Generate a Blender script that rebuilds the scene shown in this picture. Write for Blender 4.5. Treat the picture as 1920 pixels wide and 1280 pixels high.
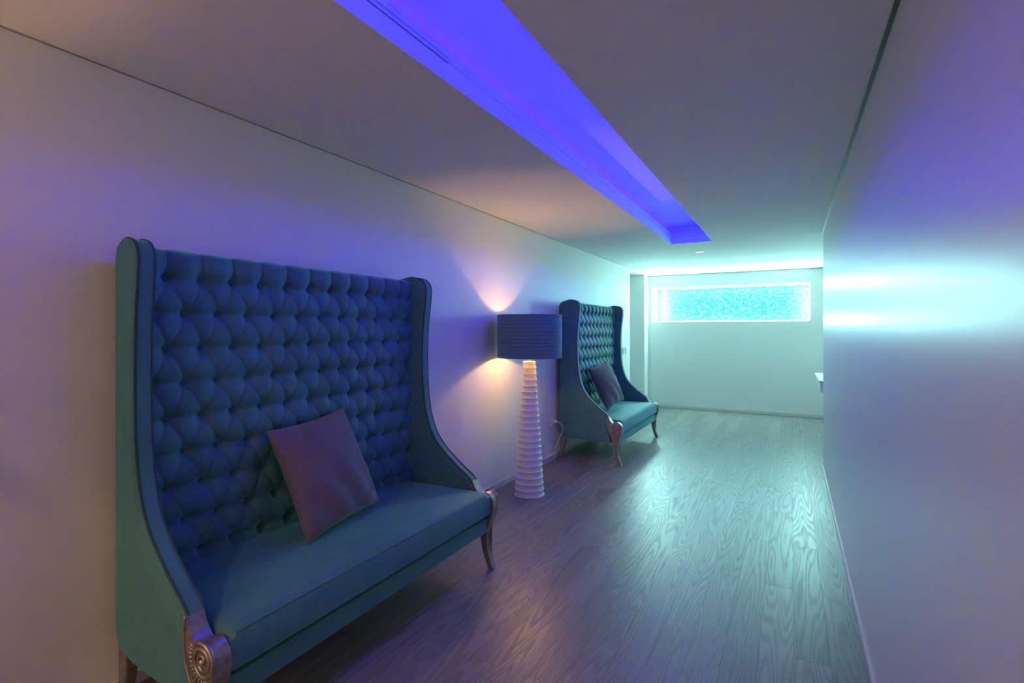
import bpy, bmesh, math, random
from mathutils import Vector, Matrix
random.seed(7)
PI = math.pi
for o in list(bpy.data.objects): bpy.data.objects.remove(o)
scene = bpy.context.scene
col = scene.collection

# ------------------------------------------------------------------ camera
cam_d = bpy.data.cameras.new('camera'); cam = bpy.data.objects.new('camera', cam_d); col.objects.link(cam)
cam_d.sensor_width = 36.0
cam_d.lens = 968.1 / 1920 * 36.0
cam_d.shift_y = -(640 - 619.15) / 1920
cam_d.clip_start = 0.02
cam.location = (0, 0, 1.47)
cam.rotation_euler = (PI / 2, 0, 0.4947)
scene.camera = cam
# ------------------------------------------------------------------ world, exposure, light levels
w = bpy.data.worlds.new('world'); scene.world = w; w.use_nodes = True
w.node_tree.nodes['Background'].inputs[0].default_value = (0.004, 0.004, 0.005, 1)
w.node_tree.nodes['Background'].inputs[1].default_value = 1.0
vs = scene.view_settings
vs.view_transform = 'Standard'; vs.look = 'None'; vs.gamma = 1.0; vs.exposure = 0.62
vs.use_curve_mapping = False
BLUE_LED = ((0.0052, 0.0016, 1.0), 90.0)         # cove strips
CYAN_LED = ((0.47, 1.0, 0.93), 105.0)        # strips above and below the window
CYAN_END = ((0.47, 1.0, 0.93), 560.0)       # strips at its two ends
MOSAIC_EMIT = 5.5
BULB = ((1.0, 0.55, 0.20), 280.0)
WARM_FILL = ((1.0, 0.64, 0.50), 410.0)     # added fill lights, unseen behind the viewer

# ------------------------------------------------------------------ helpers
def link(o, parent=None):
    col.objects.link(o)
    if parent is not None: o.parent = parent
    return o
def obj(name, bm, m=None, parent=None, smooth=False, loc=None):
    me = bpy.data.meshes.new(name)
    bmesh.ops.recalc_face_normals(bm, faces=bm.faces)
    bm.to_mesh(me); bm.free()
    if m: me.materials.append(m)
    if smooth:
        for p in me.polygons: p.use_smooth = True
    o = bpy.data.objects.new(name, me)
    if loc: o.location = loc
    return link(o, parent)
def sharp(o, ang=40):
    o.data.set_sharp_from_angle(angle=math.radians(ang)); return o
def bevel(o, wd, seg=2, ang=35):
    b = o.modifiers.new('bevel', 'BEVEL'); b.width = wd; b.segments = seg; b.limit_method = 'ANGLE'
    b.angle_limit = math.radians(ang); b.harden_normals = False
    return o
def thing(name, label, cat, loc=(0, 0, 0), group=None, rotz=0):
    o = bpy.data.objects.new(name, None); o.empty_display_size = .1
    o.location = loc; o.rotation_euler = (0, 0, rotz)
    return tag(link(o), label, cat, group)
def tag(o, label, cat, group=None):
    o['label'] = label; o['category'] = cat
    if group: o['group'] = group
    return o
def struct(o, label=None, cat=None):
    o['kind'] = 'structure'
    if label: o['label'] = label
    if cat: o['category'] = cat
    return o
def box(bm, x0, x1, y0, y1, z0, z1):
    v = [bm.verts.new((x, y, z)) for x in (x0, x1) for y in (y0, y1) for z in (z0, z1)]
    for f in ((0, 1, 3, 2), (4, 6, 7, 5), (0, 4, 5, 1), (2, 3, 7, 6), (0, 2, 6, 4), (1, 5, 7, 3)):
        bm.faces.new([v[i] for i in f])
    return bm
def boxes(*bs):
    bm = bmesh.new()
    for b in bs: box(bm, *b)
    return bm
def lathe(bm, prof, n=48, cap=True):
    rings = []
    for r, z in prof:
        rings.append([bm.verts.new((r * math.cos(2 * PI * i / n), r * math.sin(2 * PI * i / n), z)) for i in range(n)])
    for a, b in zip(rings, rings[1:]):
        for i in range(n):
            bm.faces.new((a[i], a[(i + 1) % n], b[(i + 1) % n], b[i]))
    if cap:
        bm.faces.new(rings[0]); bm.faces.new(rings[-1])
    return bm
def catmull(pts, k=6):
    P = [Vector(p) for p in pts]; out = []
    for i in range(len(P) - 1):
        p0 = P[max(i - 1, 0)]; p1 = P[i]; p2 = P[i + 1]; p3 = P[min(i + 2, len(P) - 1)]
        for j in range(k):
            t = j / k
            out.append(0.5 * ((2 * p1) + (p2 - p0) * t + (2 * p0 - 5 * p1 + 4 * p2 - p3) * t * t + (-p0 + 3 * p1 - 3 * p2 + p3) * t ** 3))
    out.append(P[-1]); return out
def tube(bm, pts, r, n=8, closed=False):
    P = [Vector(p) for p in pts]; rings = []
    R = r if callable(r) else (lambda t: r)
    up = Vector((0, 0, 1)); N = len(P); prevu = None
    for i, p in enumerate(P):
        d = (P[min(i + 1, N - 1)] - P[max(i - 1, 0)])
        d = d.normalized() if d.length > 1e-9 else Vector((0, 0, 1))
        if prevu is None:
            u = d.cross(up)
            if u.length < 1e-3: u = d.cross(Vector((1, 0, 0)))
        else:
            u = prevu - d * prevu.dot(d)
        u.normalize(); prevu = u
        v = d.cross(u); rr = R(i / max(N - 1, 1))
        rings.append([bm.verts.new(p + (u * math.cos(2 * PI * k / n) + v * math.sin(2 * PI * k / n)) * rr) for k in range(n)])
    for a, b in zip(rings, rings[1:]):
        for k in range(n): bm.faces.new((a[k], a[(k + 1) % n], b[(k + 1) % n], b[k]))
    bm.faces.new(rings[0]); bm.faces.new(rings[-1])
    return bm
def grid_faces(bm, rows):
    for a, b in zip(rows, rows[1:]):
        for i in range(len(a) - 1): bm.faces.new((a[i], a[i + 1], b[i + 1], b[i]))
def interp(tab, x):
    if x <= tab[0][0]: return tab[0][1]
    for (x0, y0), (x1, y1) in zip(tab, tab[1:]):
        if x <= x1: return y0 + (y1 - y0) * (x - x0) / (x1 - x0)
    return tab[-1][1]

# ------------------------------------------------------------------ materials
def nt(name):
    m = bpy.data.materials.new(name); m.use_nodes = True
    t = m.node_tree; return m, t, t.nodes, t.links, t.nodes['Principled BSDF']
def mat(name, c, rough=.5, metal=0, noise=0, nscale=8, bump=0, bscale=200, spec=.5, sheen=0, coat=0):
    m, t, N, L, b = nt(name)
    b.inputs['Base Color'].default_value = (*c, 1); b.inputs['Roughness'].default_value = rough
    b.inputs['Metallic'].default_value = metal; b.inputs['Specular IOR Level'].default_value = spec
    b.inputs['Sheen Weight'].default_value = sheen; b.inputs['Coat Weight'].default_value = coat
    tc = N.new('ShaderNodeTexCoord')
    if noise:
        n = N.new('ShaderNodeTexNoise'); n.inputs['Scale'].default_value = nscale; n.inputs['Detail'].default_value = 5
        L.new(tc.outputs['Object'], n.inputs['Vector'])
        r = N.new('ShaderNodeMapRange'); r.inputs[1].default_value = .25; r.inputs[2].default_value = .75
        r.inputs[3].default_value = 1 - noise; r.inputs[4].default_value = 1 + noise
        L.new(n.outputs[0], r.inputs[0])
        x = N.new('ShaderNodeMix'); x.data_type = 'RGBA'; x.blend_type = 'MULTIPLY'; x.inputs[0].default_value = 1
        x.inputs[6].default_value = (*c, 1); L.new(r.outputs[0], x.inputs[7]); L.new(x.outputs[2], b.inputs['Base Color'])
    if bump:
        n = N.new('ShaderNodeTexNoise'); n.inputs['Scale'].default_value = bscale; n.inputs['Detail'].default_value = 2
        L.new(tc.outputs['Object'], n.inputs['Vector'])
        p = N.new('ShaderNodeBump'); p.inputs['Strength'].default_value = bump; p.inputs['Distance'].default_value = .002
        L.new(n.outputs[0], p.inputs['Height']); L.new(p.outputs[0], b.inputs['Normal'])
    return m
def emit(name, c, s):
    m, t, N, L, b = nt(name)
    b.inputs['Base Color'].default_value = (*c, 1)
    b.inputs['Emission Color'].default_value = (*c, 1); b.inputs['Emission Strength'].default_value = s
    return m
def fabric(name, c, c2, sheen=.3, weave=900, bump=.25, rough=.85):
    m, t, N, L, b = nt(name)
    tc = N.new('ShaderNodeTexCoord')
    def nz(scale, det, vs=None):
        n = N.new('ShaderNodeTexNoise'); n.inputs['Scale'].default_value = scale; n.inputs['Detail'].default_value = det
        if vs:
            mp = N.new('ShaderNodeMapping'); mp.inputs['Scale'].default_value = vs
            L.new(tc.outputs['Object'], mp.inputs['Vector']); L.new(mp.outputs[0], n.inputs['Vector'])
        else: L.new(tc.outputs['Object'], n.inputs['Vector'])
        return n
    a = nz(60, 3, (1, 1, 9)); a2 = nz(60, 3, (1, 9, 1)); bb = nz(5, 4)
    ad = N.new('ShaderNodeMath'); ad.operation = 'ADD'; L.new(a.outputs[0], ad.inputs[0]); L.new(a2.outputs[0], ad.inputs[1])
    ad2 = N.new('ShaderNodeMath'); ad2.operation = 'ADD'; L.new(ad.outputs[0], ad2.inputs[0]); L.new(bb.outputs[0], ad2.inputs[1])
    r = N.new('ShaderNodeMapRange'); r.inputs[1].default_value = 1.1; r.inputs[2].default_value = 1.9
    L.new(ad2.outputs[0], r.inputs[0])
    x = N.new('ShaderNodeMix'); x.data_type = 'RGBA'
    x.inputs[6].default_value = (*c, 1); x.inputs[7].default_value = (*c2, 1)
    L.new(r.outputs[0], x.inputs[0]); L.new(x.outputs[2], b.inputs['Base Color'])
    b.inputs['Roughness'].default_value = rough; b.inputs['Sheen Weight'].default_value = sheen
    b.inputs['Sheen Tint'].default_value = (.2 + c2[0] * 1.5, .2 + c2[1] * 3, .2 + c2[2] * 3, 1)
    b.inputs['Sheen Roughness'].default_value = .4; b.inputs['Specular IOR Level'].default_value = .45
    n = nz(weave, 1)
    p = N.new('ShaderNodeBump'); p.inputs['Strength'].default_value = bump; p.inputs['Distance'].default_value = .0015
    L.new(n.outputs[0], p.inputs['Height']); L.new(p.outputs[0], b.inputs['Normal'])
    return m
def wood_floor():
    m, t, N, L, b = nt('grey oak planks')
    tc = N.new('ShaderNodeTexCoord'); oi = N.new('ShaderNodeObjectInfo')
    cx = N.new('ShaderNodeCombineXYZ')
    mu = N.new('ShaderNodeMath'); mu.operation = 'MULTIPLY'; mu.inputs[1].default_value = 91.7
    mu2 = N.new('ShaderNodeMath'); mu2.operation = 'MULTIPLY'; mu2.inputs[1].default_value = 37.3
    L.new(oi.outputs['Random'], mu.inputs[0]); L.new(oi.outputs['Random'], mu2.inputs[0])
    L.new(mu.outputs[0], cx.inputs[0]); L.new(mu2.outputs[0], cx.inputs[1]); L.new(mu.outputs[0], cx.inputs[2])
    va = N.new('ShaderNodeVectorMath'); va.operation = 'ADD'
    L.new(tc.outputs['Object'], va.inputs[0]); L.new(cx.outputs[0], va.inputs[1])
    def mapped(scale):
        mp = N.new('ShaderNodeMapping'); mp.inputs['Scale'].default_value = scale; L.new(va.outputs[0], mp.inputs['Vector']); return mp
    # contour lines of a stretched smooth field give cathedral grain
    f1 = N.new('ShaderNodeTexNoise'); f1.inputs['Scale'].default_value = 1; f1.inputs['Detail'].default_value = 1.0
    f1.inputs['Roughness'].default_value = .35
    L.new(mapped((7.5, .55, 1)).outputs[0], f1.inputs['Vector'])
    k = N.new('ShaderNodeMath'); k.operation = 'MULTIPLY'; k.inputs[1].default_value = 150
    L.new(f1.outputs[0], k.inputs[0])
    s = N.new('ShaderNodeMath'); s.operation = 'SINE'; L.new(k.outputs[0], s.inputs[0])
    f2 = N.new('ShaderNodeTexNoise'); f2.inputs['Scale'].default_value = 1; f2.inputs['Detail'].default_value = 4
    L.new(mapped((260, 9, 1)).outputs[0], f2.inputs['Vector'])
    g = N.new('ShaderNodeMapRange'); g.inputs[1].default_value = -.6; g.inputs[2].default_value = 1; L.new(s.outputs[0], g.inputs[0])
    fm = N.new('ShaderNodeMath'); fm.operation = 'MULTIPLY'; L.new(g.outputs[0], fm.inputs[0]); L.new(f2.outputs[0], fm.inputs[1])
    hs = N.new('ShaderNodeMath'); hs.operation = 'ADD'; L.new(fm.outputs[0], hs.inputs[0])
    h2 = N.new('ShaderNodeMath'); h2.operation = 'MULTIPLY'; h2.inputs[1].default_value = .45; L.new(f2.outputs[0], h2.inputs[0])
    L.new(h2.outputs[0], hs.inputs[1])
    cr = N.new('ShaderNodeMix'); cr.data_type = 'RGBA'
    cr.inputs[6].default_value = (.27, .245, .24, 1); cr.inputs[7].default_value = (.135, .118, .118, 1)
    L.new(hs.outputs[0], cr.inputs[0])
    tone = N.new('ShaderNodeMapRange'); tone.inputs[3].default_value = .84; tone.inputs[4].default_value = 1.16
    L.new(oi.outputs['Random'], tone.inputs[0])
    mx = N.new('ShaderNodeMix'); mx.data_type = 'RGBA'; mx.blend_type = 'MULTIPLY'; mx.inputs[0].default_value = 1
    L.new(cr.outputs[2], mx.inputs[6]); L.new(tone.outputs[0], mx.inputs[7]); L.new(mx.outputs[2], b.inputs['Base Color'])
    rr = N.new('ShaderNodeMapRange'); rr.inputs[3].default_value = .30; rr.inputs[4].default_value = .42
    L.new(hs.outputs[0], rr.inputs[0]); L.new(rr.outputs[0], b.inputs['Roughness'])
    p = N.new('ShaderNodeBump'); p.inputs['Strength'].default_value = .42; p.inputs['Distance'].default_value = .001; p.invert = True
    L.new(hs.outputs[0], p.inputs['Height']); L.new(p.outputs[0], b.inputs['Normal'])
    return m
def mosaic():
    m, t, N, L, b = nt('glass mosaic')
    tc = N.new('ShaderNodeTexCoord')
    mp = N.new('ShaderNodeMapping'); mp.inputs['Rotation'].default_value = (-PI / 2, 0, 0)
    L.new(tc.outputs['Object'], mp.inputs['Vector'])
    sn = N.new('ShaderNodeVectorMath'); sn.operation = 'SNAP'; sn.inputs[1].default_value = (.025, .025, 10)
    L.new(mp.outputs[0], sn.inputs[0])
    wn = N.new('ShaderNodeTexWhiteNoise'); wn.noise_dimensions = '2D'; L.new(sn.outputs[0], wn.inputs['Vector'])
    ra = N.new('ShaderNodeValToRGB'); el = ra.color_ramp.elements
    el[0].color = (.005, .07, .105, 1); el[1].color = (.06, 1.0, 1.0, 1)
    for ps, cc in ((.50, (.014, .115, .155, 1)), (.72, (.030, .24, .29, 1)), (.92, (.05, .8, .9, 1))):
        e = el.new(ps); e.color = cc
    L.new(wn.outputs[0], ra.inputs[0])
    br = N.new('ShaderNodeTexBrick'); br.offset = 0; br.inputs['Scale'].default_value = 1
    br.inputs['Brick Width'].default_value = .025; br.inputs['Row Height'].default_value = .025; br.inputs['Mortar Size'].default_value = .0022
    br.inputs['Color1'].default_value = (1, 1, 1, 1); br.inputs['Color2'].default_value = (1, 1, 1, 1); br.inputs['Mortar'].default_value = (.35, .5, .55, 1)
    L.new(mp.outputs[0], br.inputs['Vector'])
    x = N.new('ShaderNodeMix'); x.data_type = 'RGBA'; x.blend_type = 'MULTIPLY'; x.inputs[0].default_value = 1
    L.new(ra.outputs[0], x.inputs[6]); L.new(br.outputs[0], x.inputs[7])
    x2 = N.new('ShaderNodeMix'); x2.data_type = 'RGBA'; x2.blend_type = 'MULTIPLY'; x2.inputs[0].default_value = 1
    L.new(x.outputs[2], x2.inputs[6]); x2.inputs[7].default_value = (.15, .15, .15, 1)
    L.new(x2.outputs[2], b.inputs['Base Color'])
    L.new(x.outputs[2], b.inputs['Emission Color']); b.inputs['Emission Strength'].default_value = MOSAIC_EMIT
    b.inputs['Roughness'].default_value = .4
    return m
def gloss_wall():
    m, t, N, L, b = nt('satin painted wall')
    b.inputs['Base Color'].default_value = (.70, .70, .70, 1); b.inputs['Roughness'].default_value = .31
    b.inputs['Specular IOR Level'].default_value = .32
    tc = N.new('ShaderNodeTexCoord')
    n = N.new('ShaderNodeTexNoise'); n.inputs['Scale'].default_value = 70; n.inputs['Detail'].default_value = 3
    L.new(tc.outputs['Object'], n.inputs['Vector'])
    p = N.new('ShaderNodeBump'); p.inputs['Strength'].default_value = .08; p.inputs['Distance'].default_value = .003
    L.new(n.outputs[0], p.inputs['Height']); L.new(p.outputs[0], b.inputs['Normal'])
    return m

M_wall = mat('white wall paint', (.82, .81, .80), .5, bump=.06, bscale=90)
M_gloss = gloss_wall()
M_ceil = mat('white ceiling paint', (.84, .83, .82), .8)
M_cove = mat('cove plaster', (.8, .8, .8), .8)
M_trim = mat('white trim', (.66, .64, .63), .4)
M_dark = mat('dark metal channel', (.07, .07, .075), .5, metal=.3)
M_grey = mat('grey aluminium', (.35, .35, .36), .4, metal=.6)
M_floor = wood_floor()
M_sub = mat('dark floor joint', (.03, .027, .026), .8)
M_mos = mosaic()
M_blue = emit('blue violet led', *BLUE_LED)
M_cyan = emit('cyan led', *CYAN_LED)
M_cyan2 = emit('cyan led end strip', *CYAN_END)
M_bulb = emit('warm bulb', *BULB)
M_fab = fabric('teal blue woven fabric', (.036, .130, .145), (.062, .220, .236), rough=.58, sheen=.7)
M_pipe = fabric('teal blue piping', (.018, .055, .075), (.025, .075, .1))
M_btn = fabric('teal button cloth', (.03, .13, .16), (.04, .17, .2))
M_leg = mat('brushed bronze silver leaf', (.34, .305, .29), .38, metal=.75, noise=.3, nscale=40)
M_cush = fabric('mauve grey velvet', (.125, .10, .12), (.19, .155, .18), sheen=.6, weave=1400, bump=.12)
M_cer = mat('white glazed ceramic', (.88, .86, .86), .35)
M_shade = fabric('dark slate blue shade cloth', (.12, .23, .25), (.15, .28, .30), sheen=.3)
M_lin = mat('pale shade lining', (.75, .66, .52), .7)
M_plast = mat('white plastic', (.72, .72, .72), .35)
M_gap = mat('dark recess plastic', (.08, .08, .08), .6)
M_fill = emit('added warm fill lens', *WARM_FILL)
M_lens = emit('lit downlight lens', (.85, 1, .95), 1.6)

# ------------------------------------------------------------------ the room
XL, XR, ZC, YB = -2.4025, .308, 2.5215, 10.064
YLE, YRE, YBK = 8.67, 6.45, -3.2     # left wall end, right wall end, wall behind the camera
SL, SR, YE, YS = -1.281, -.814, 6.466, 1.0   # ceiling slot
ZL, ZT = 2.651, 2.735
XRR = .80
fl = struct(obj('floor', boxes((-4.2, XRR, YBK, YB, -.06, -.0115)), M_sub), 'grey oak plank floor along the corridor', 'floor')
# planks: brick bond, 0.1425 wide, 1.37 long
PW, PL = .1425, 1.37
pcache = {}
def plank(x0, x1, y0, y1):
    key = (round(x1 - x0, 3), round(y1 - y0, 3))
    if key not in pcache:
        bm = bmesh.new(); hx, hy = (x1 - x0) / 2 - .0002, (y1 - y0) / 2 - .0002; c = .0004
        lo = [bm.verts.new((sx * hx, sy * hy, -.0115)) for sx, sy in ((-1, -1), (1, -1), (1, 1), (-1, 1))]
        mi = [bm.verts.new((sx * hx, sy * hy, -c)) for sx, sy in ((-1, -1), (1, -1), (1, 1), (-1, 1))]
        up = [bm.verts.new((sx * (hx - c), sy * (hy - c), 0)) for sx, sy in ((-1, -1), (1, -1), (1, 1), (-1, 1))]
        bm.faces.new(up)
        for a, b in ((lo, mi), (mi, up)):
            for i in range(4): bm.faces.new((a[i], a[(i + 1) % 4], b[(i + 1) % 4], b[i]))
        bmesh.ops.recalc_face_normals(bm, faces=bm.faces)
        me = bpy.data.meshes.new('plank'); bm.to_mesh(me); bm.free(); me.materials.append(M_floor); pcache[key] = me
    o = bpy.data.objects.new('plank', pcache[key]); o.location = ((x0 + x1) / 2, (y0 + y1) / 2, 0)
    link(o, fl)
for i in range(-18, 6):
    x0, x1 = .013 + PW * (i - 1), .013 + PW * i
    off = 2.645 if i % 2 else 3.33
    if x1 <= XL + .03: ylo, yhi = YLE, YB
    elif x0 >= XR - .03: ylo, yhi = YRE, YB
    else: ylo, yhi = -1.6, YB
    ax0, ax1 = max(x0, -2.72), min(x1, XRR)
    y = off + PL * math.floor((ylo - off) / PL)
    while y < yhi:
        a, b = max(y, ylo), min(y + PL, yhi)
        if b - a > .03: plank(ax0, ax1, a, b)
        y += PL
struct(obj('floor_far_side', boxes((-4.2, -2.72, YLE, YB, -.0115, 0), (XL, XR, YBK, -1.6, -.0115, 0)), M_floor), 'plain stretch of oak floor outside the corridor view', 'floor')

wl = struct(obj('wall_left', boxes((XL - .14, XL, YBK, YLE, 0, ZC)), M_wall), 'long white left wall behind the sofas', 'wall')
struct(obj('wall_right', boxes((XR, XRR + .1, YBK, YRE, 0, ZC)), M_gloss), 'satin white right wall close to the camera', 'wall')
struct(obj('wall_recess', boxes((XRR, XRR + .1, YRE, YB + .7, 0, ZC)), M_wall), 'white side wall of the recess past the right wall', 'wall')
struct(obj('wall_behind', boxes((XL - .14, XRR + .1, YBK - .1, YBK, 0, ZC)), M_wall), 'white end wall behind the viewer', 'wall')
struct(obj('wall_side_passage', boxes((-4.3, -4.2, YLE - .1, YB, 0, ZC), (-4.2, XL - .14, YLE - .14, YLE, 0, ZC)), M_wall), 'white walls of the side passage on the left', 'wall')
# back wall with the niche opening
WX0, WX1, WZ0, WZ1, WD = -2.356, .288, 1.632, 2.282, .5
YW = YB + WD
struct(obj('wall_back', boxes((-4.2, WX0, YB, YW + .06, 0, ZC), (WX1, XRR, YB, YW + .06, 0, ZC),
       (WX0, WX1, YB, YW + .06, 0, WZ0), (WX0, WX1, YB, YW + .06, WZ1, ZC)), M_wall), 'white back wall with the long lit window', 'wall')
struct(obj('wall_pier', boxes((-4.2, -2.425, 9.755, YB, 0, ZC)), M_wall), 'white wall pier left of the lit window', 'wall')
# lit mosaic window
wn = thing('window_1', 'long lit window of turquoise glass mosaic high on the back wall', 'window', ((WX0 + WX1) / 2, YB, WZ0))
wn['kind'] = 'structure'
def wobj(name, bm, m):
    bmesh.ops.translate(bm, verts=bm.verts, vec=(-(WX0 + WX1) / 2, -YB, -WZ0)); return obj(name, bm, m, wn)
wobj('mosaic_panel', boxes((WX0, WX1, YW, YW + .02, WZ0, WZ1)), M_mos)
t = .012
wobj('led_strip', boxes((WX0 + .01, WX1 - .01, YB + .02, YB + .02 + t, WZ0 + .002, WZ0 + .002 + t)), M_cyan)
wobj('led_strip', boxes((WX0 + .01, WX1 - .01, YB + .02, YB + .02 + t, WZ1 - .002 - t, WZ1 - .002)), M_cyan)
wobj('led_strip', boxes((WX1 - .002 - t, WX1 - .002, YB + .02, YB + .02 + t, WZ0 + .015, WZ1 - .015)), M_cyan2)
wobj('led_strip', boxes((WX0 + .002, WX0 + .002 + t, YB + .02, YB + .02 + t, WZ0 + .015, WZ1 - .015)), M_cyan2)

# ceiling with light slot
ce = struct(obj('ceiling', boxes((-4.3, SL, YBK - .1, YB + .1, ZC, ZL), (SR, XRR + .1, YBK - .1, YB + .1, ZC, ZL),
       (SL, SR, YE, YB + .1, ZC, ZL), (SL, SR, YBK - .1, YS, ZC, ZL)), M_ceil), 'flat white ceiling with a long recessed light slot', 'ceiling')
PK = .15
obj('cove_lining', boxes((SL - PK, SR + PK, YS - .1, YE + .12, ZT, ZT + .03),
       (SL - PK - .03, SL - PK, YS - .1, YE + .12, ZL, ZT + .03), (SR + PK, SR + PK + .03, YS - .1, YE + .12, ZL, ZT + .03),
       (SL - PK, SR + PK, YE + .08, YE + .12, ZL, ZT), (SL - PK, SR + PK, YS - .1, YS - .06, ZL, ZT)), M_cove, ce)
cv = thing('cove_light', 'blue violet strip lighting in the long ceiling slot', 'light', ((SL + SR) / 2, 2, ZL))
def cobj(name, bm, m):
    bmesh.ops.translate(bm, verts=bm.verts, vec=(-(SL + SR) / 2, -2, -ZL)); return obj(name, bm, m, cv)
cobj('led_strip', boxes((SL - .115, SL - .10, YS, YE + .04, ZL, ZL + .012)), M_blue)
cobj('led_strip', boxes((SR + .10, SR + .115, YS, YE + .04, ZL, ZL + .012)), M_blue)
cobj('lip_trim', boxes((SL - .001, SL + .004, 1.81, YE, 2.607, ZL + .003)), M_cove)
cobj('lip_trim', boxes((SL + .004, SR, YE - .004, YE + .001, 2.6, ZL + .003)), M_cove)
df = thing('air_diffuser', 'linear slot air diffuser on the side of the blue ceiling slot', 'air vent', (SL, .2, 2.603))
def dobj(name, bm, m):
    bmesh.ops.translate(bm, verts=bm.verts, vec=(-SL, -.2, -2.603)); return obj(name, bm, m, df)
dobj('backing', boxes((SL, SL + .002, YS + .02, 1.80, 2.603, 2.655)), M_dark)
for z0, z1 in ((2.605, 2.6155), (2.621, 2.647)):
    dobj('slat', boxes((SL + .002, SL + .010, YS + .02, 1.795, z0, z1)), M_cove)
# trims
struct(obj('trim_1', boxes((XR - .016, XR, YBK, YRE, ZC - .004, ZC)), M_dark), 'dark shadow gap channel along the right ceiling edge', 'trim')
struct(obj('trim_2', boxes((XL, XL + .006, YBK, YLE, ZC - .004, ZC)), M_grey), 'thin grey joint along the left ceiling edge', 'trim')
struct(obj('trim_3', boxes((XR - .012, XR, YBK, YRE, 0, .028)), M_trim), 'slim white edge profile at the foot of the right wall', 'trim')
struct(obj('trim_4', boxes((-2.42, XRR, YB - .006, YB, ZC - .012, ZC)), M_grey), 'thin shadow line above the back wall', 'trim')
struct(bevel(obj('baseboard_left', boxes((XL, XL + .012, YBK, YLE, 0, .055)), M_trim), .003), 'low white baseboard along the left wall', 'baseboard')
struct(bevel(obj('baseboard_back', boxes((-2.42, XRR, YB - .012, YB, 0, .055)), M_trim), .003), 'low white baseboard under the back wall', 'baseboard')

# ------------------------------------------------------------------ sofa
HB = .155
OUT = [(0, .826), (.12, .852), (.245, .872), (.5, .886), (.8, .898)]
INN = [(0, .785), (.12, .798), (.245, .811), (.5, .826), (.8, .84)]
FRONT = [(.25, .645), (.27, .635), (.30, .622), (.34, .606), (.39, .597), (.44, .594), (.50, .596), (.522, .612), (.55, .588), (.585, .54), (.62, .492),
         (.655, .45), (.70, .398), (.745, .355), (.79, .322), (.84, .297), (.90, .276), (.96, .261), (1.05, .248), (1.15, .241), (1.3, .237),
         (1.45, .241), (1.58, .253), (1.66, .263), (1.71, .267), (1.745, .266), (1.77, .258), (1.79, .243), (1.803, .222), (1.812, .19), (1.818, .15)]
BACK = [(.25, .05), (.262, .025), (.29, .006), (.33, 0), (1.74, 0), (1.77, .008), (1.79, .028), (1.803, .055), (1.812, .095), (1.818, .13)]
def wing(s, parent):
    zs = sorted(set([p[0] for p in FRONT] + [p[0] for p in BACK] + [.25 + .07 * k for k in range(22)]))
    bm = bmesh.new(); NX = 10; O = []; I = []
    for z in zs:
        a, b = interp(BACK, z), interp(FRONT, z)
        ro, ri = [], []
        for k in range(NX + 1):
            x = a + (b - a) * k / NX
            e = .004 if 0 < k < NX else 0
            ro.append(bm.verts.new((x, s * (interp(OUT, x) + e), z))); ri.append(bm.verts.new((x, s * (interp(INN, x) - e), z)))
        O.append(ro); I.append(ri)
    grid_faces(bm, O); grid_faces(bm, I)
    for k in range(NX):
        bm.faces.new((O[0][k], O[0][k + 1], I[0][k + 1], I[0][k])); bm.faces.new((O[-1][k], O[-1][k + 1], I[-1][k + 1], I[-1][k]))
    for r in range(len(zs) - 1):
        for k in (0, NX):
            bm.faces.new((O[r][k], O[r + 1][k], I[r + 1][k], I[r][k]))
    o = obj('wing', bm, M_fab, parent, smooth=True)
    bevel(o, .011, 3, 50)
    # piping along both edges of the padded front
    zz = [p[0] for p in FRONT if p[0] >= .522]
    for tab in (OUT, INN):
        sg = -1 if tab is OUT else 1
        pts = []
        for z in zz:
            x = interp(FRONT, z); pts.append((x - .0032, s * (interp(tab, x) + sg * .0032), z))
        for z, x in [(1.812, .095), (1.803, .055), (1.79, .028)]: pts.append((x, s * (interp(tab, x) + sg * .003), z - .004))
        p = obj('piping', tube(bmesh.new(), catmull(pts, 2), .0056, 6), M_pipe, o, smooth=True)
    return o
DY, DZ, B0, ZB0 = .1411, .1425, -.7055, 1.682
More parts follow.
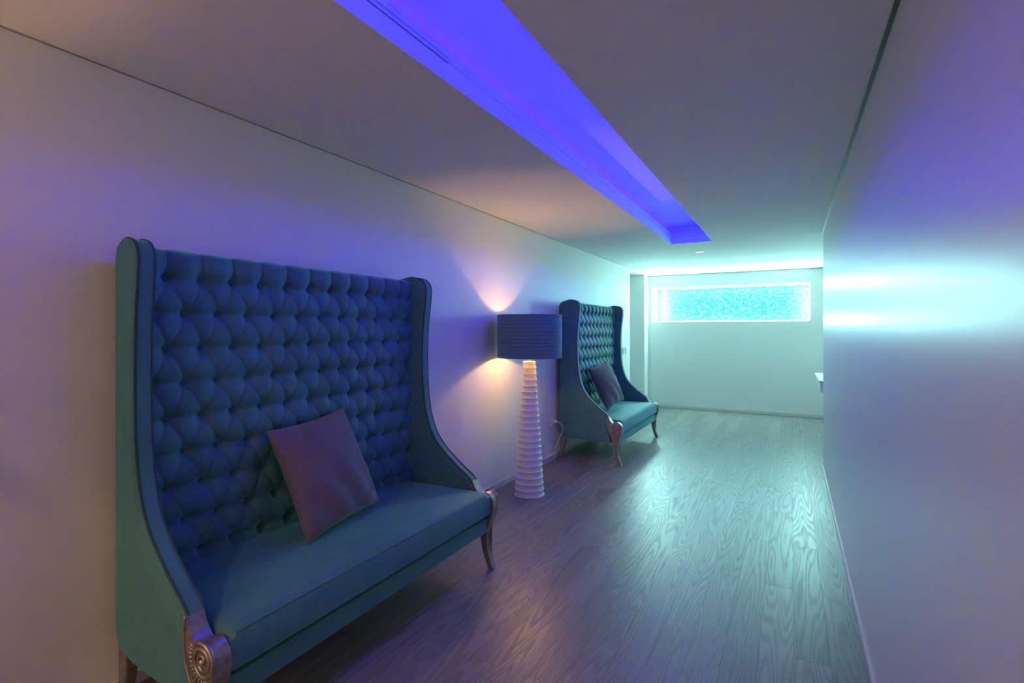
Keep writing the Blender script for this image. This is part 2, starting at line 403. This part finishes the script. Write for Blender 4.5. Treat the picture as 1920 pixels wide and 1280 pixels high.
def tuft_h(y, z):
    # lattice coordinates with buttons on integers
    ztop, zbot = ZB0, ZB0 - 8 * DZ
    if z > ztop or z < zbot:
        a = (y - B0) / DY
        e = min(abs(z - ztop), abs(z - zbot)) / .11 if z > ztop else min(abs(z - zbot) / .06, 1)
        s = abs(math.sin(PI * a)) ** .55
        d2 = ((a - round(a)) * DY) ** 2 + min(abs(z - ztop), abs(z - zbot)) ** 2
        deep = 1 - math.exp(-d2 / .0007)
        if z > ztop:
            q = min((z - ztop) / .112, 1)
            arch = math.sqrt(max(0, 1 - max(0, (q - .45) / .55) ** 2))
            edge = math.exp(-((z - ztop) / .02) ** 2)
            return (.056 * (.42 + .58 * s) * deep * (1 - .22 * edge)) * arch + .012 * (1 - arch)
        return .042 * (.35 + .65 * s) * deep
    r = (ZB0 - z) / DZ; yy = (y - B0) / DY
    h = .060
    r0 = round(r); sm = 0
    for rr in (r0 - 1, r0, r0 + 1):
        if rr < 0 or rr > 8: continue
        offs = .5 if rr % 2 else 0
        kk = round(yy - offs)
        dz = (rr - r) * DZ                      # > 0: above the button
        for k in (kk - 1, kk, kk + 1):
            dy = (yy - offs - k) * DY
            lz = .026 if dz > 0 else .040
            q = math.sqrt((dy / .036) ** 2 + (dz / lz) ** 2)
            sm += math.exp(-q ** 1.15)
    a = yy - r / 2; b = yy + r / 2
    ga = abs(a - round(a)) * DY * .9; gb = abs(b - round(b)) * DY * .9
    groove = .0115 * math.exp(-(ga / .0058) ** 1.3) + .0085 * math.exp(-(gb / .0055) ** 1.3)
    dzr = (r0 - r) * DZ
    row = .010 * math.exp(-(dzr / (.012 if dzr > 0 else .024)) ** 2)
    return max(.0, h * (1 - min(sm, 1.05)) - groove * (1 - min(sm, 1)) - row * (1 - min(sm, 1)))
def make_sofa():
    t = thing('wingback_sofa', 'x', 'sofa')
    for s in (-1, 1): wing(s, t)
    # back
    bevel(obj('back_panel', boxes((.004, .10, -.80, .80, .30, 1.765)), M_fab, t), .02, 3)
    # tufted cushion
    bm = bmesh.new(); NY, NZ = 236, 190; rows = []
    y0, y1, z0, z1 = -.806, .806, .47, ZB0 + .113
    for j in range(NZ + 1):
        z = z0 + (z1 - z0) * j / NZ; row = []
        for i in range(NY + 1):
            y = y0 + (y1 - y0) * i / NY
            row.append(bm.verts.new((.112 + tuft_h(y, z), y, z)))
        rows.append(row)
    # wrap the top edge back over the frame with the scallops of the channels
    for k, (dx, dz) in enumerate(((-.02, .003), (-.05, .004), (-.08, -.004), (-.095, -.03))):
        row = []
        for i in range(NY + 1):
            y = y0 + (y1 - y0) * i / NY; a = (y - B0) / DY
            sc = .010 * (abs(math.sin(PI * a)) ** .5) * (1 - k * .2)
            row.append(bm.verts.new((.112 + .012 + dx, y, z1 + dz + sc - .004)))
        rows.append(row)
    grid_faces(bm, rows)
    back = obj('tufted_back', bm, M_fab, t, smooth=True)
    # fabric buttons
    bb = bmesh.new(); lathe(bb, [(.0008, .006), (.006, .0052), (.0095, .003), (.0105, 0), (.009, -.004)], 10)
    bmesh.ops.rotate(bb, verts=bb.verts, cent=(0, 0, 0), matrix=Matrix.Rotation(PI / 2, 3, 'Y'))
    first = None
    for r in range(9):
        n = 11 if r % 2 == 0 else 10
        for k in range(n):
            y = B0 + DY * k + (DY / 2 if r % 2 else 0); z = ZB0 - DZ * r
            if first is None:
                first = o = obj('button', bb, M_btn, back, smooth=True)
            else:
                o = first.copy(); link(o); o.parent = back
            o.location = (.1215, y, z)
    # seat rail
    bm = bmesh.new(); ring = []
    for z in (.235, .322):
        ring.append([bm.verts.new(p) for p in ((.06, -.79, z), (.722, -.834, z), (.722, .834, z), (.06, .79, z))])
    for i in range(4): bm.faces.new((ring[0][i], ring[0][(i + 1) % 4], ring[1][(i + 1) % 4], ring[1][i]))
    bm.faces.new(ring[0]); bm.faces.new(ring[1])
    bevel(obj('seat_rail', bm, M_fab, t), .008, 2)
    # seat cushion: rounded slab with a crowned top
    bm = bmesh.new(); NXc, NYc = 26, 60; top = []; bot = []
    zb, zt, rr = .333, .482, .028
    def hw(x): return interp([(.1, .792), (.75, .832)], x)
    for i in range(NXc + 1):
        u = i / NXc; x = .12 + (.742 - .12) * u; rt = []; rb = []
        for j in range(NYc + 1):
            vv = -1 + 2 * j / NYc
            y = vv * hw(x)
            ex = min((.742 - x), 1); ey = hw(x) - abs(y); e = min(ex, ey)
            drop = rr - math.sqrt(max(0, rr * rr - max(0, rr - e) ** 2))
            crown = .020 * (1 - vv ** 4) * (1 - max(0, (u - .35) / .65) ** 2.5 * .8)
            rt.append(bm.verts.new((x, y, zt - drop + crown))); rb.append(bm.verts.new((x, y, zb + drop * .7)))
        top.append(rt); bot.append(rb)
    grid_faces(bm, top); grid_faces(bm, bot)
    for i in range(NXc):
        for j in (0, NYc): bm.faces.new((top[i][j], top[i + 1][j], bot[i + 1][j], bot[i][j]))
    for j in range(NYc):
        for i in (0, NXc): bm.faces.new((top[i][j], top[i][j + 1], bot[i][j + 1], bot[i][j]))
    sc = sharp(obj('seat_cushion', bm, M_fab, t, smooth=True), 50)
    pts = [(.742 - .006, y, zt - .012 + .004 * (1 - (y / .83) ** 4)) for y in [-.81 + 1.62 * k / 40 for k in range(41)]]
    obj('piping', tube(bmesh.new(), pts, .0022, 6), M_fab, sc, smooth=True)
    # front legs
    side = [(.600, .532), (.594, .49), (.593, .435), (.601, .385), (.618, .345), (.638, .308), (.654, .262), (.662, .21), (.672, .14), (.692, .065), (.716, 0),
            (.755, 0), (.731, .06), (.714, .12), (.709, .18), (.716, .24), (.736, .30), (.753, .345), (.761, .385), (.758, .42), (.746, .448), (.726, .466), (.703, .472),
            (.684, .467), (.668, .458), (.652, .466), (.636, .482), (.622, .503), (.610, .530)]
    n0 = 10
    back_e = catmull([(x, 0, z) for x, z in side[:n0 + 1]], 4); front_e = catmull([(x, 0, z) for x, z in side[n0 + 1:]], 4)
    outline = [(p.x, p.z) for p in back_e] + [(p.x, p.z) for p in front_e]
    C = (.703, .412)
    for s in (-1, 1):
        ya, yb = .838, .897
        def th(z): return 1.0 if z > .25 else .62 + .38 * (z / .25)
        bm = bmesh.new()
        A = [bm.verts.new((x, s * ((ya + yb) / 2 - (yb - ya) / 2 * th(z)), z)) for x, z in outline]
        Bv = [bm.verts.new((x, s * ((ya + yb) / 2 + (yb - ya) / 2 * th(z)), z)) for x, z in outline]
        fs = [bm.faces.new(A), bm.faces.new(Bv)]
        n = len(A)
        for i in range(n): bm.faces.new((A[i], A[(i + 1) % n], Bv[(i + 1) % n], Bv[i]))
        bmesh.ops.triangulate(bm, faces=fs)
        leg = obj('front_leg', bm, M_leg, t); bevel(leg, .005, 2, 40)
        yo = s * (yb + .001)
        # carved volute
        sp = []
        for k in range(73):
            a = 2.2 - k / 72 * 2.35 * 2 * PI; r = .052 * (1 - k / 72) ** .75 + .007
            sp.append((C[0] + r * math.cos(a), yo, C[1] + r * math.sin(a)))
        obj('volute', tube(bmesh.new(), sp, lambda q: .0085 - .004 * q, 7), M_leg, leg, smooth=True)
        bm = bmesh.new(); lathe(bm, [(.0005, .012), (.006, .011), (.0105, .006), (.012, 0)], 14)
        bmesh.ops.rotate(bm, verts=bm.verts, cent=(0, 0, 0), matrix=Matrix.Rotation(-s * PI / 2, 3, 'X'))
        bmesh.ops.translate(bm, verts=bm.verts, vec=(C[0], yo, C[1]))
        obj('rosette', bm, M_leg, leg, smooth=True)
        rim = [(x + .007, yo, z) for x, z in [(p.x, p.z) for p in back_e if p.z > .25]]
        obj('rim_bead', tube(bmesh.new(), rim, .0055, 7), M_leg, leg, smooth=True)
        rim2 = [(p.x - .007, yo, p.z) for p in front_e if .2 < p.z < .44 and p.x > .7]
        obj('rim_bead', tube(bmesh.new(), rim2, .0045, 7), M_leg, leg, smooth=True)
        fl_ = bmesh.new()
        for k in range(13):
            a = math.radians(150 + k * 11.5); r0, r1 = .060, .060 + .034 - abs(k - 5) * .0016
            p0 = (C[0] + r0 * math.cos(a), yo - s * .001, C[1] + r0 * math.sin(a)); p1 = (C[0] + r1 * math.cos(a), yo - s * .001, C[1] + r1 * math.sin(a))
            tube(fl_, [p0, p1], .0036, 5)
        obj('fluting', fl_, M_leg, leg, smooth=True)
        # rear leg
        bm = bmesh.new(); rings = []
        for z, x0, x1 in ((.29, .012, .085), (.22, .010, .078), (.15, .006, .066), (.08, -.004, .05), (0, -.022, .022)):
            y0_, y1_ = .772, .772 + .02 + .034 * (.55 + .45 * z / .29)
            rings.append([bm.verts.new((x, s * y, z)) for x, y in ((x0, y0_), (x1, y0_), (x1, y1_), (x0, y1_))])
        for a, b in zip(rings, rings[1:]):
            for i in range(4): bm.faces.new((a[i], a[(i + 1) % 4], b[(i + 1) % 4], b[i]))
        bm.faces.new(rings[0]); bm.faces.new(rings[-1])
        bevel(obj('rear_leg', bm, M_leg, t), .005, 2)
    return t
def copy_tree(o, parent=None):
    c = o.copy(); link(c)
    if parent is not None: c.parent = parent
    for ch in list(o.children): copy_tree(ch, c)
    return c
SX = -2.355
sofa = make_sofa()
sofa.location = (SX, 1.88, 0)
tag(sofa, 'blue tufted high-back sofa in the foreground, nearest the camera', 'sofa', 'tufted wingback sofas along the left wall')
sofa2 = copy_tree(sofa); sofa2.location = (SX, 6.34, 0)
tag(sofa2, 'teal tufted high-back sofa beyond the floor lamp, nearer the lit window', 'sofa', 'tufted wingback sofas along the left wall')

# ------------------------------------------------------------------ throw cushions
def cushion(label, c, up, right, seed):
    rnd = random.Random(seed)
    up = Vector(up); right = Vector(right); H, W = .545, .505
    up.normalize(); nrm = right.cross(up).normalized(); right = up.cross(nrm).normalized()
    t = thing('throw_cushion', label, 'cushion', c, 'mauve cushions on the sofas')
    R = Matrix((right, up, nrm)).transposed()
    ph = [rnd.uniform(0, 6.28) for _ in range(6)]
    bm = bmesh.new(); n = 36; F = []; Bk = []
    def P(u, v, s):
        # corners stay, edges pull in a little
        pin = .07
        x = u * W / 2 * (1 - pin * (1 - v * v)); y = v * H / 2 * (1 - pin * (1 - u * u))
        e = max(0, (1 - u * u) * (1 - v * v))
        th = .098 * e ** .47
        fold = .013 * math.sin(9 * (u + .6 * v) + ph[0]) * e ** .5 * max(0, (-v + .3)) + .008 * math.sin(14 * (v - .5 * u) + ph[1]) * e ** .5 * u * u
        cr = .011 * math.exp(-((v + .32 - .22 * u) / .05) ** 2) * e ** .5 * (1 if u > -.2 else .2)
        return R @ Vector((x, y, s * (th + fold) - (cr if s > 0 else 0)))
    for j in range(n + 1):
        v = math.sin((j / n - .5) * PI) if True else 0
        rf, rb = [], []
        for i in range(n + 1):
            u = math.sin((i / n - .5) * PI)
            f = bm.verts.new(P(u, v, 1)); rf.append(f)
            rb.append(f if i in (0, n) or j in (0, n) else bm.verts.new(P(u, v, -1)))
        F.append(rf); Bk.append(rb)
    grid_faces(bm, F); grid_faces(bm, Bk)
    obj('cover', bm, M_cush, t, smooth=True)
    edge = []
    for k in range(4 * 24):
        q, fr = divmod(k, 24); s = -1 + 2 * fr / 24
        u, v = ((s, -1), (1, s), (-s, 1), (-1, -s))[q]
        edge.append(P(u, v, 1))
    edge.append(edge[0])
    obj('seam', tube(bmesh.new(), edge, .0035, 6), M_cush, t, smooth=True)
cushion('square mauve cushion leaning on the foreground sofa', (-2.045, 1.84, .774), (-.21, -.055, .49), (-.02, .5, 0), 1)
cushion('square grey-mauve cushion leaning on the far teal sofa', (-2.020, 6.25, .795), (-.21, -.055, .49), (.09, .49, 0), 2)

# ------------------------------------------------------------------ floor lamp
def make_lamp():
    t = thing('floor_lamp', 'x', 'lamp')
    prof = [(.0, 0), (.130, 0)]
    n = 22; zt = 1.19
    def R(z): return interp([(0, .137), (.25, .122), (.6, .099), (.9, .078), (zt, .059)], z)
    for k in range(n):
        za, zb = zt * k / n, zt * (k + 1) / n; h = zb - za
        for q, f in ((0, 1.0), (.10, .965), (.3, .937), (.55, .93), (.8, .95), (.95, .99)):
            prof.append((R(za + q * h) * f, za + q * h))
    prof += [(R(zt), zt), (R(zt) * .8, zt + .002), (.012, zt + .002)]
    sharp(obj('ribbed_column', lathe(bmesh.new(), prof[1:], 56), M_cer, t, smooth=True), 30)
    obj('stem', lathe(bmesh.new(), [(.006, zt), (.006, 1.27), (.016, 1.272), (.016, 1.315), (.008, 1.317)], 16), M_grey, t, smooth=True)
    zb0 = 1.345
    bl = [(.008, zb0 - .03), (.016, zb0 - .022)] + [(.03 * math.cos(a), zb0 + .03 * math.sin(a)) for a in [(-.7 + 2.25 * k / 8) for k in range(9)]]
    obj('bulb', lathe(bmesh.new(), bl, 16), M_bulb, t, smooth=True)
    z0, z1, r = 1.2256, 1.61, .293
    pr = []
    nb = 12
    for k in range(nb):
        for q, d in ((0, 0), (.15, .003), (.85, .003)):
            pr.append((r - .0030 + d, z0 + (z1 - z0) * (k + q) / nb))
    pr.append((r - .003, z1))
    sh = obj('shade', lathe(bmesh.new(), pr, 72, cap=False), M_shade, t, smooth=True)
    obj('lining', lathe(bmesh.new(), [(r - .0034, z0), (r - .006, z0), (r - .006, z1), (r - .0034, z1)], 72, cap=False), M_lin, sh, smooth=True)
    bm = bmesh.new()
    for k in range(3):
        a = 2 * PI * k / 3 + .3
        tube(bm, [(.008 * math.cos(a), .008 * math.sin(a), 1.275), ((r - .004) * math.cos(a), (r - .004) * math.sin(a), 1.235)], .0022, 6)
    obj('spider', bm, M_grey, sh, smooth=True)
    return t
lamp = make_lamp(); lamp.location = (-2.072, 4.17, 0)
tag(lamp, 'white ribbed cone floor lamp with dark drum shade between the two sofas', 'lamp', 'ribbed floor lamps')
lamp2 = copy_tree(lamp); lamp2.location = (-2.072, -.33, 0)
tag(lamp2, 'ribbed floor lamp on the near side of the foreground sofa, left of the view', 'lamp', 'ribbed floor lamps')

# ------------------------------------------------------------------ small fittings
oy, oz = 5.44, .425
t = thing('wall_outlet', 'white wall socket beside the far teal sofa', 'socket', (XL, oy, oz))
bevel(obj('plate', boxes((0, .009, -.042, .042, -.042, .042)), M_plast, t), .003)
bm = bmesh.new(); lathe(bm, [(.024, 0), (.024, .003), (.020, .003), (.019, .001)], 20)
bmesh.ops.rotate(bm, verts=bm.verts, cent=(0, 0, 0), matrix=Matrix.Rotation(PI / 2, 3, 'Y')); bmesh.ops.translate(bm, verts=bm.verts, vec=(.009, 0, 0))
obj('socket_ring', bm, M_plast, t)
t = thing('power_cord', 'thin pale cord with plug running from the wall socket to the lamp', 'cord', (XL, oy, 0))
bm = bmesh.new(); lathe(bm, [(.017, .012), (.017, .03), (.012, .045), (.006, .055)], 14)
bmesh.ops.rotate(bm, verts=bm.verts, cent=(0, 0, 0), matrix=Matrix.Rotation(PI / 2, 3, 'Y')); bmesh.ops.translate(bm, verts=bm.verts, vec=(0, 0, oz))
obj('plug', bm, M_plast, t, smooth=True)
pts = [(.05, 0, oz), (.08, 0, oz - .005), (.12, .0, oz - .05), (.115, -.005, oz - .12), (.08, -.01, .23), (.045, -.012, .14), (.035, -.02, .05), (.035, -.04, .006),
       (.035, -.15, .005), (.04, -.6, .005), (.06, -1.0, .005), (.18, -1.2, .005), (.215, -1.225, .005)]
obj('cable', tube(bmesh.new(), catmull(pts, 5), .0035, 6), M_plast, t, smooth=True)
for k, (y, lb) in enumerate(((8.27, 'left one of the two small switches beyond the far sofa'), (8.42, 'right one of the two small switches beyond the far sofa'))):
    t = thing('light_switch', lb, 'switch', (XL, y, 1.135), 'switches on the left wall')
    bevel(obj('plate', boxes((0, .009, -.042, .042, -.06, .06)), M_plast, t), .003)
    bevel(obj('rocker', boxes((.009, .014, -.024, .024, -.036, .036)), M_plast, t), .002)
for (x, y, lb, lit) in ((-1.063, 7.262, 'small lit ceiling downlight just past the blue slot', True), (-1.075, 9.28, 'tiny faint ceiling downlight above the lit window', False)):
    t = thing('ceiling_downlight', lb, 'downlight', (x, y, ZC), 'recessed downlights')
    rr = .062 if lit else .035
    obj('trim_ring', lathe(bmesh.new(), [(rr, 0), (rr, -.005), (rr * .8, -.006), (rr * .72, -.001)], 28), M_plast, t, smooth=True)
    obj('lens', lathe(bmesh.new(), [(rr * .72, -.002), (rr * .72, -.0045), (.001, -.0055)], 28), M_lens if lit else M_grey, t)
for y, lb in ((-1.3, 'added warm fill light on the ceiling just behind the viewer'), (-2.6, 'added warm fill light on the ceiling at the near end of the corridor')):  # unseen fixtures, added to warm the left wall and lift the ceiling
    t = thing('ceiling_downlight', lb, 'downlight', (-1.25, y, ZC), 'added warm fill lights')
    obj('trim_ring', lathe(bmesh.new(), [(.075, 0), (.075, -.005), (.06, -.006), (.054, -.001)], 28), M_plast, t, smooth=True)
    obj('lens', lathe(bmesh.new(), [(.054, -.002), (.054, -.0045), (.001, -.0055)], 28), M_fill, t)
# wall console past the right wall
t = thing('wall_console', 'white wall-mounted console peeking out past the right wall', 'shelf', (XRR, 8.07, .70))
bevel(obj('top', boxes((.31 - XRR, 0, 7.4 - 8.07, .67, .118, .15)), M_trim, t), .004)
bevel(obj('body', boxes((.325 - XRR, 0, 7.415 - 8.07, .655, 0, .118)), M_trim, t), .004)
